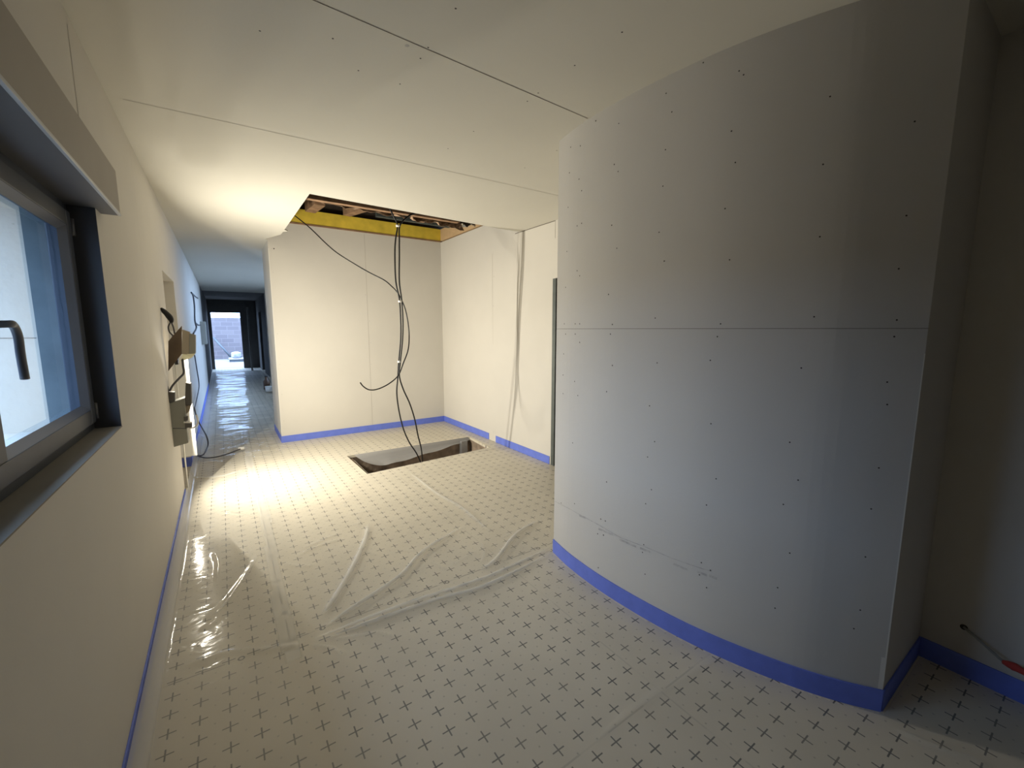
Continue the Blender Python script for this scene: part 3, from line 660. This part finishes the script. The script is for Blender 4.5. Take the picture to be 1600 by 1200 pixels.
# ------------------------------------------------------------------ black cables hanging through the opening
cb = thing('cable_bundle', 'black cables tied together hanging from the ceiling opening into the floor shaft', 'cable', (1.55, 4.27, 0))
def pxs(l, depth):
    out = []
    for i, (px, py) in enumerate(l):
        d = depth(i / (len(l) - 1), py) if callable(depth) else depth
        out.append(at(px, py, 'y', d))
    return out
A_ = [(600, 300), (609, 325), (614, 336), (621, 352), (618, 375), (617, 400), (618.5, 440), (624, 468), (626, 500), (626, 530), (623, 565), (621.5, 590), (620, 615), (624, 645), (631, 672), (640, 692), (650, 707), (657, 722), (661, 740)]
B_ = [(665, 322), (650, 332), (638, 338), (625, 352), (624, 375), (624, 400), (624, 440), (627.5, 468), (629.5, 500), (629, 530), (625.5, 565), (624, 587), (630, 608), (640, 630), (648, 655), (653, 680), (658, 700), (660.5, 722), (663, 742)]
C_ = [(440, 322), (460.5, 337), (474, 347.5), (487.5, 359), (510, 381), (528, 396), (555, 413), (577.5, 426), (600, 437.5), (611, 446.5), (621, 457), (629, 472), (635, 490), (639, 518), (638, 545), (630, 568), (622, 587), (607, 600), (590, 608), (577, 609), (568, 604), (563, 598)]
hang = lambda py: float(np.interp(py, [300, 352, 467, 587, 690, 722, 745], [4.09, 4.10, 4.13, 4.20, 4.31, 4.33, 4.34]))
for L_, dep, r in ((A_, lambda t, py: hang(py) + .01, 0.0075), (B_, lambda t, py: hang(py) - .01, 0.0075), (C_, lambda t, py: 5.35 - 1.18 * min(1, t / 0.45) ** 1.0 if t < .45 else 4.17 - .13 * max(0, t - .8) * 5, 0.006)):
    m_ = MB(); m_.tube(spline(pxs(L_, dep), 6), r, 'black', 10); m_.build('cable', cb)
for px, py in ((622, 353), (625.5, 471), (624, 565)):
    p = at(px, py, 'y', hang(py)); m_ = MB(); m_.tube([p - Vector((0, 0, .009)), p + Vector((0, 0, .009))], 0.021 if py < 560 else 0.019, 'white', 12)
    m_.build('cable_tie', cb)['label'] = 'white cable tie'

# ------------------------------------------------------------------ electrics on the end of the left wall
def Q(px, py, y): return at(px, py, 'y', y)
def slab(pts, y0s, y1s, mt):
    """polygon measured on its near face (one depth per corner), given thickness away from us"""
    a = [Q(px, py, y) for (px, py), y in zip(pts, y0s)]; d = [Vector((p.x, p.y + t_, p.z)) for p, t_ in zip(a, y1s)]
    m_ = MB(); m_.hexa(a, d, mt); return m_
YE = 3.98
ub = thing('distribution_box', 'open brown backed electrical box sticking out of the left wall, upper of two', 'electrical box', tuple(Q(284, 555, YE)))
slab([(263, 580), (284, 553), (284, 509), (263, 533)], [YE + .05, YE - .06, YE - .06, YE + .05], [.012] * 4, 'plate').build('back_plate', ub)
slab([(284.3, 553), (295.5, 554), (295.5, 519), (284.3, 515)], [YE - .06, YE - .02, YE - .02, YE - .06], [.16] * 4, 'tan').build('box_body', ub)
slab([(295.8, 553), (305, 552), (305, 523.5), (295.8, 521)], [YE - .02, YE, YE, YE - .02], [.14] * 4, 'encl').build('box_lid', ub)
slab([(282, 565), (300, 559), (305, 552.5), (285, 553.5)], [YE + .0, YE + .0, YE + .0, YE - .05], [.06] * 4, 'cream').build('lit_underside', ub)  # bright cream piece paints lamp light on the box underside
lb = thing('meter_enclosure', 'tall grey electrical enclosure on the end of the left wall, lower of two', 'electrical box', tuple(Q(280, 695, YE)))
slab([(264.5, 669), (292, 668.5), (288.5, 622), (262, 631)], [YE] * 4, [.14] * 4, 'encl').build('box_body', lb, bevel=.003)
slab([(267.5, 700), (294.5, 692), (292, 669.8), (264.8, 670)], [YE] * 4, [.14] * 4, 'encl').build('lower_cover', lb, bevel=.003)
slab([(262, 630), (273, 627), (273, 613), (263, 612)], [YE - .01] * 4, [.06] * 4, 'encl2').build('socket', lb, bevel=.002)
slab([(288.7, 633), (299, 634), (298, 600), (290, 598)], [YE + .02] * 4, [.12] * 4, 'encl2').build('socket', lb, bevel=.002)
slab([(290, 648), (296, 642), (298, 634), (290, 634)], [YE + .03] * 4, [.08] * 4, 'tan').build('bracket', lb)
slab([(287.5, 658), (293.5, 657), (293.5, 651), (287, 651.5)], [YE - .01] * 4, [.04] * 4, 'encl2').build('plug', lb)
slab([(289, 669), (300, 667.5), (300, 661.5), (289, 661)], [YE - .01] * 4, [.04] * 4, 'encl2').build('plug', lb)
slab([(287, 661), (300, 661.3), (300, 659.7), (287, 659)], [YE - .012] * 4, [.03] * 4, 'white').build('plug_rim', lb)
m_ = MB(); m_.tube(spline(pxs([(296, 669), (303, 668), (308, 664), (309, 656), (307, 648)], YE), 5), 0.006, 'white', 8); m_.build('cable', lb)['label'] = 'white curved cable'
slab([(271.5, 738), (276.5, 737), (277, 694), (271, 696)], [YE + .30] * 4, [.02] * 4, 'encl').build('lower_strip', lb)  # narrow grey strip below the enclosure
# white panel standing in the recess, widened to shield the corridor from lamp light
wp = MB(); wp.box(-.42, -.258, 4.66, 4.675, 0.30, 1.42, 'white'); tag(wp.build('white_panel', bevel=.002), 'narrow white panel behind the two electrical boxes', 'panel')
# black connector with leads
cn = thing('cable_connector', 'black connector plug on the left wall above the brown box', 'connector', tuple(Q(260, 490, 4.1)))
m_ = MB(); m_.tube(spline(pxs([(251.5, 481), (256, 486), (262, 492), (267, 499), (268, 505)], 4.05), 4), [0.006, .009, .012, .014, .016, .017, .017, .018, .019, .02, .02, .019, .018, .016, .014, .011, .009][:17], 'blackp', 10); m_.build('plug', cn)
m_ = MB(); m_.tube(spline(pxs([(268, 504), (271, 512), (273, 522)], 4.03), 4), 0.005, 'greycable', 8); m_.build('cable', cn)
m_ = MB(); m_.tube(spline(pxs([(266, 504), (263, 511), (265, 519), (271, 525)], 4.03), 4), 0.005, 'greycable', 8); m_.build('cable', cn)
m_ = MB(); m_.tube(spline(pxs([(285, 560), (286, 572), (287, 583), (280, 591), (270, 602), (265, 611)], 3.97), 4), 0.007, 'greycable', 8)
tag(m_.build('cable'), 'dark lead looping between the upper and lower electrical boxes', 'cable')
m_ = MB(); m_.tube(spline(pxs([(257, 600), (261, 604), (263, 612)], 4.0), 4), 0.007, 'greycable', 8)
tag(m_.build('cable'), 'short dark cable stub on the wall above the grey enclosure', 'cable')

# work lamp hidden behind the boxes
wlp = thing('work_lamp', 'upright work lamp glowing behind the electrical boxes', 'lamp', (-0.30, 4.45, 0))
m_ = MB(); m_.tube([(-.338, 4.52, 0.0), (-.338, 4.52, 1.40)], 0.006, 'white', 10); m_.build('stand', wlp)
AIM = Vector((1.0, -0.12, 0)).normalized()
for z0, z1, e in ((0.46, 0.80, 0.50), (1.14, 1.38, 1.0)):
    c = Vector((-.312, 4.49, (z0 + z1) / 2)); side = Vector((0, 0, 1)).cross(AIM)
    m_ = MB(); hw = 0.02
    f = [c + side * hw * s1 + Vector((0, 0, (z1 - z0) / 2 * s2)) for s1, s2 in ((-1, -1), (1, -1), (1, 1), (-1, 1))]
    m_.hexa(f, [p - AIM * 0.022 for p in f], 'blackp'); hd_ = m_.build('lamp_head', wlp)
    l = bpy.data.lights.new('work_light', 'AREA'); l.shape = 'RECTANGLE'; l.size = 0.012; l.size_y = z1 - z0 - .01; l.energy = LAMP_W * e; l.color = LAMP_COL
    o = bpy.data.objects.new('work_light', l); COL.objects.link(o); o.location = c + AIM * 0.004
    o.rotation_euler = AIM.to_track_quat('-Z', 'Y').to_euler()
    o.parent = wlp; o.matrix_parent_inverse = Matrix.Translation(wlp.location).inverted()

# ------------------------------------------------------------------ corridor items
def wall_pts(l, off=0.012): return [at(px, py, 'x', XL + off) for px, py in l]
m_ = MB(); m_.tube(spline(wall_pts([(299, 457), (302, 463), (304, 480), (304.5, 500), (307, 512), (302, 522)]), 5), 0.011, 'greycable', 8)
tag(m_.build('cable'), 'dark cable running down the corridor wall from the ceiling', 'cable')
m_ = MB(); m_.tube(spline(wall_pts([(300, 458), (305, 463), (309, 466)]), 4), 0.010, 'greycable', 8); tag(m_.build('cable'), 'short dark cable branch just under the corridor ceiling', 'cable')
m_ = MB(); m_.tube(spline(wall_pts([(306, 505), (310, 508), (313, 508)]), 4), 0.012, 'greycable', 8)
tag(m_.build('cable'), 'short dark cable branch above the small grey fuse box', 'cable')
lead = [at(304, 555, 'x', XL + .02), at(308, 580, 'x', XL + .02), at(311, 603, 'x', XL + .03), at(306, 630, 'x', XL + .03), at(304, 640, 'x', XL + .03), at(311, 660, 'x', XL + .04), at(322, 680, 'z', .20), at(325, 695, 'z', .08), at(318, 710, 'z', .04), at(309, 712, 'z', .036), at(325, 715.5, 'z', .034), at(350, 711, 'z', .034), at(377, 701, 'z', .036)]
m_ = MB(); m_.tube(spline(lead, 6), 0.0075, 'greycable', 8); ld = thing('power_lead', 'thin dark lead trailing from the corridor wall onto the film with a white end', 'cable', tuple(lead[-1])); m_.build('cable', ld)
m_ = MB(); p = lead[-1]; m_.tube([p - Vector((.03, .0, 0)), p + Vector((.03, .005, .0))], 0.02, 'white', 10); m_.build('plug', ld)['label'] = 'white plug'
a_ = at(313, 500, 'x', XL); b_ = at(320, 545, 'x', XL)
m_ = MB(); m_.box(XL + .001, XL + .09, a_.y - 0.5, b_.y - 0.8, 1.12, 1.60, 'encl'); tag(m_.build('fuse_box', bevel=.004), 'small grey fuse box on the corridor wall', 'electrical box')
BZ = 0.028
btl = thing('bottle', 'brown bottle standing at the right side of the corridor floor', 'bottle', (0.80, 11.4, 0))
m_ = MB(); m_.tube([(0.80, 11.4, BZ), (0.80, 11.4, .22), (0.80, 11.4, .27), (0.80, 11.4, .32)], [.07, .07, .03, .028], 'brownglass', 14); m_.build('body', btl)
m_ = MB(); m_.tube([(0.80, 11.4, .32), (0.80, 11.4, .35)], .032, 'blackp', 12); m_.build('cap', btl)
cn2 = thing('paint_pot', 'small white pot on the corridor floor in front of the brown bottle', 'pot', (0.81, 11.0, 0))
m_ = MB(); m_.tube([(0.81, 11.0, BZ), (0.81, 11.0, .13)], [.065, .075], 'white', 16); m_.build('body', cn2)
m_ = MB(); m_.tube([(0.81, 11.0, .13), (0.81, 11.0, .145)], .08, 'white', 16); m_.build('lid', cn2)

# ------------------------------------------------------------------ wire on the right-hand wall
wr = thing('wall_wire', 'grey wire with a red end poking from the right-hand wall near the floor', 'wire', tuple(at(1506, 980, 'x', XE)))
a_ = at(1506, 980, 'x', XE - .002); m_ = MB(); m_.disc(a_, (-1, 0, 0), 0.012, 'screw', 10); m_.build('hole', wr)
m_ = MB(); m_.tube(spline([a_, at(1530, 1000, 'x', XE - .03), at(1552, 1020, 'x', XE - .05), at(1568, 1034, 'x', XE - .06)], 4), 0.005, 'encl', 8); m_.build('cable', wr)
m_ = MB(); m_.tube(spline([at(1567, 1034, 'x', XE - .06), at(1585, 1042, 'x', XE - .07), at(1604, 1052, 'x', XE - .09), at(1620, 1058, 'x', XE - .10)], 4), [.008, .010, .013, .014, .016, .014, .013, .012, .012, .011, .01, .01, .009], 'red', 8); m_.build('sleeve', wr)['label'] = 'red sleeve'
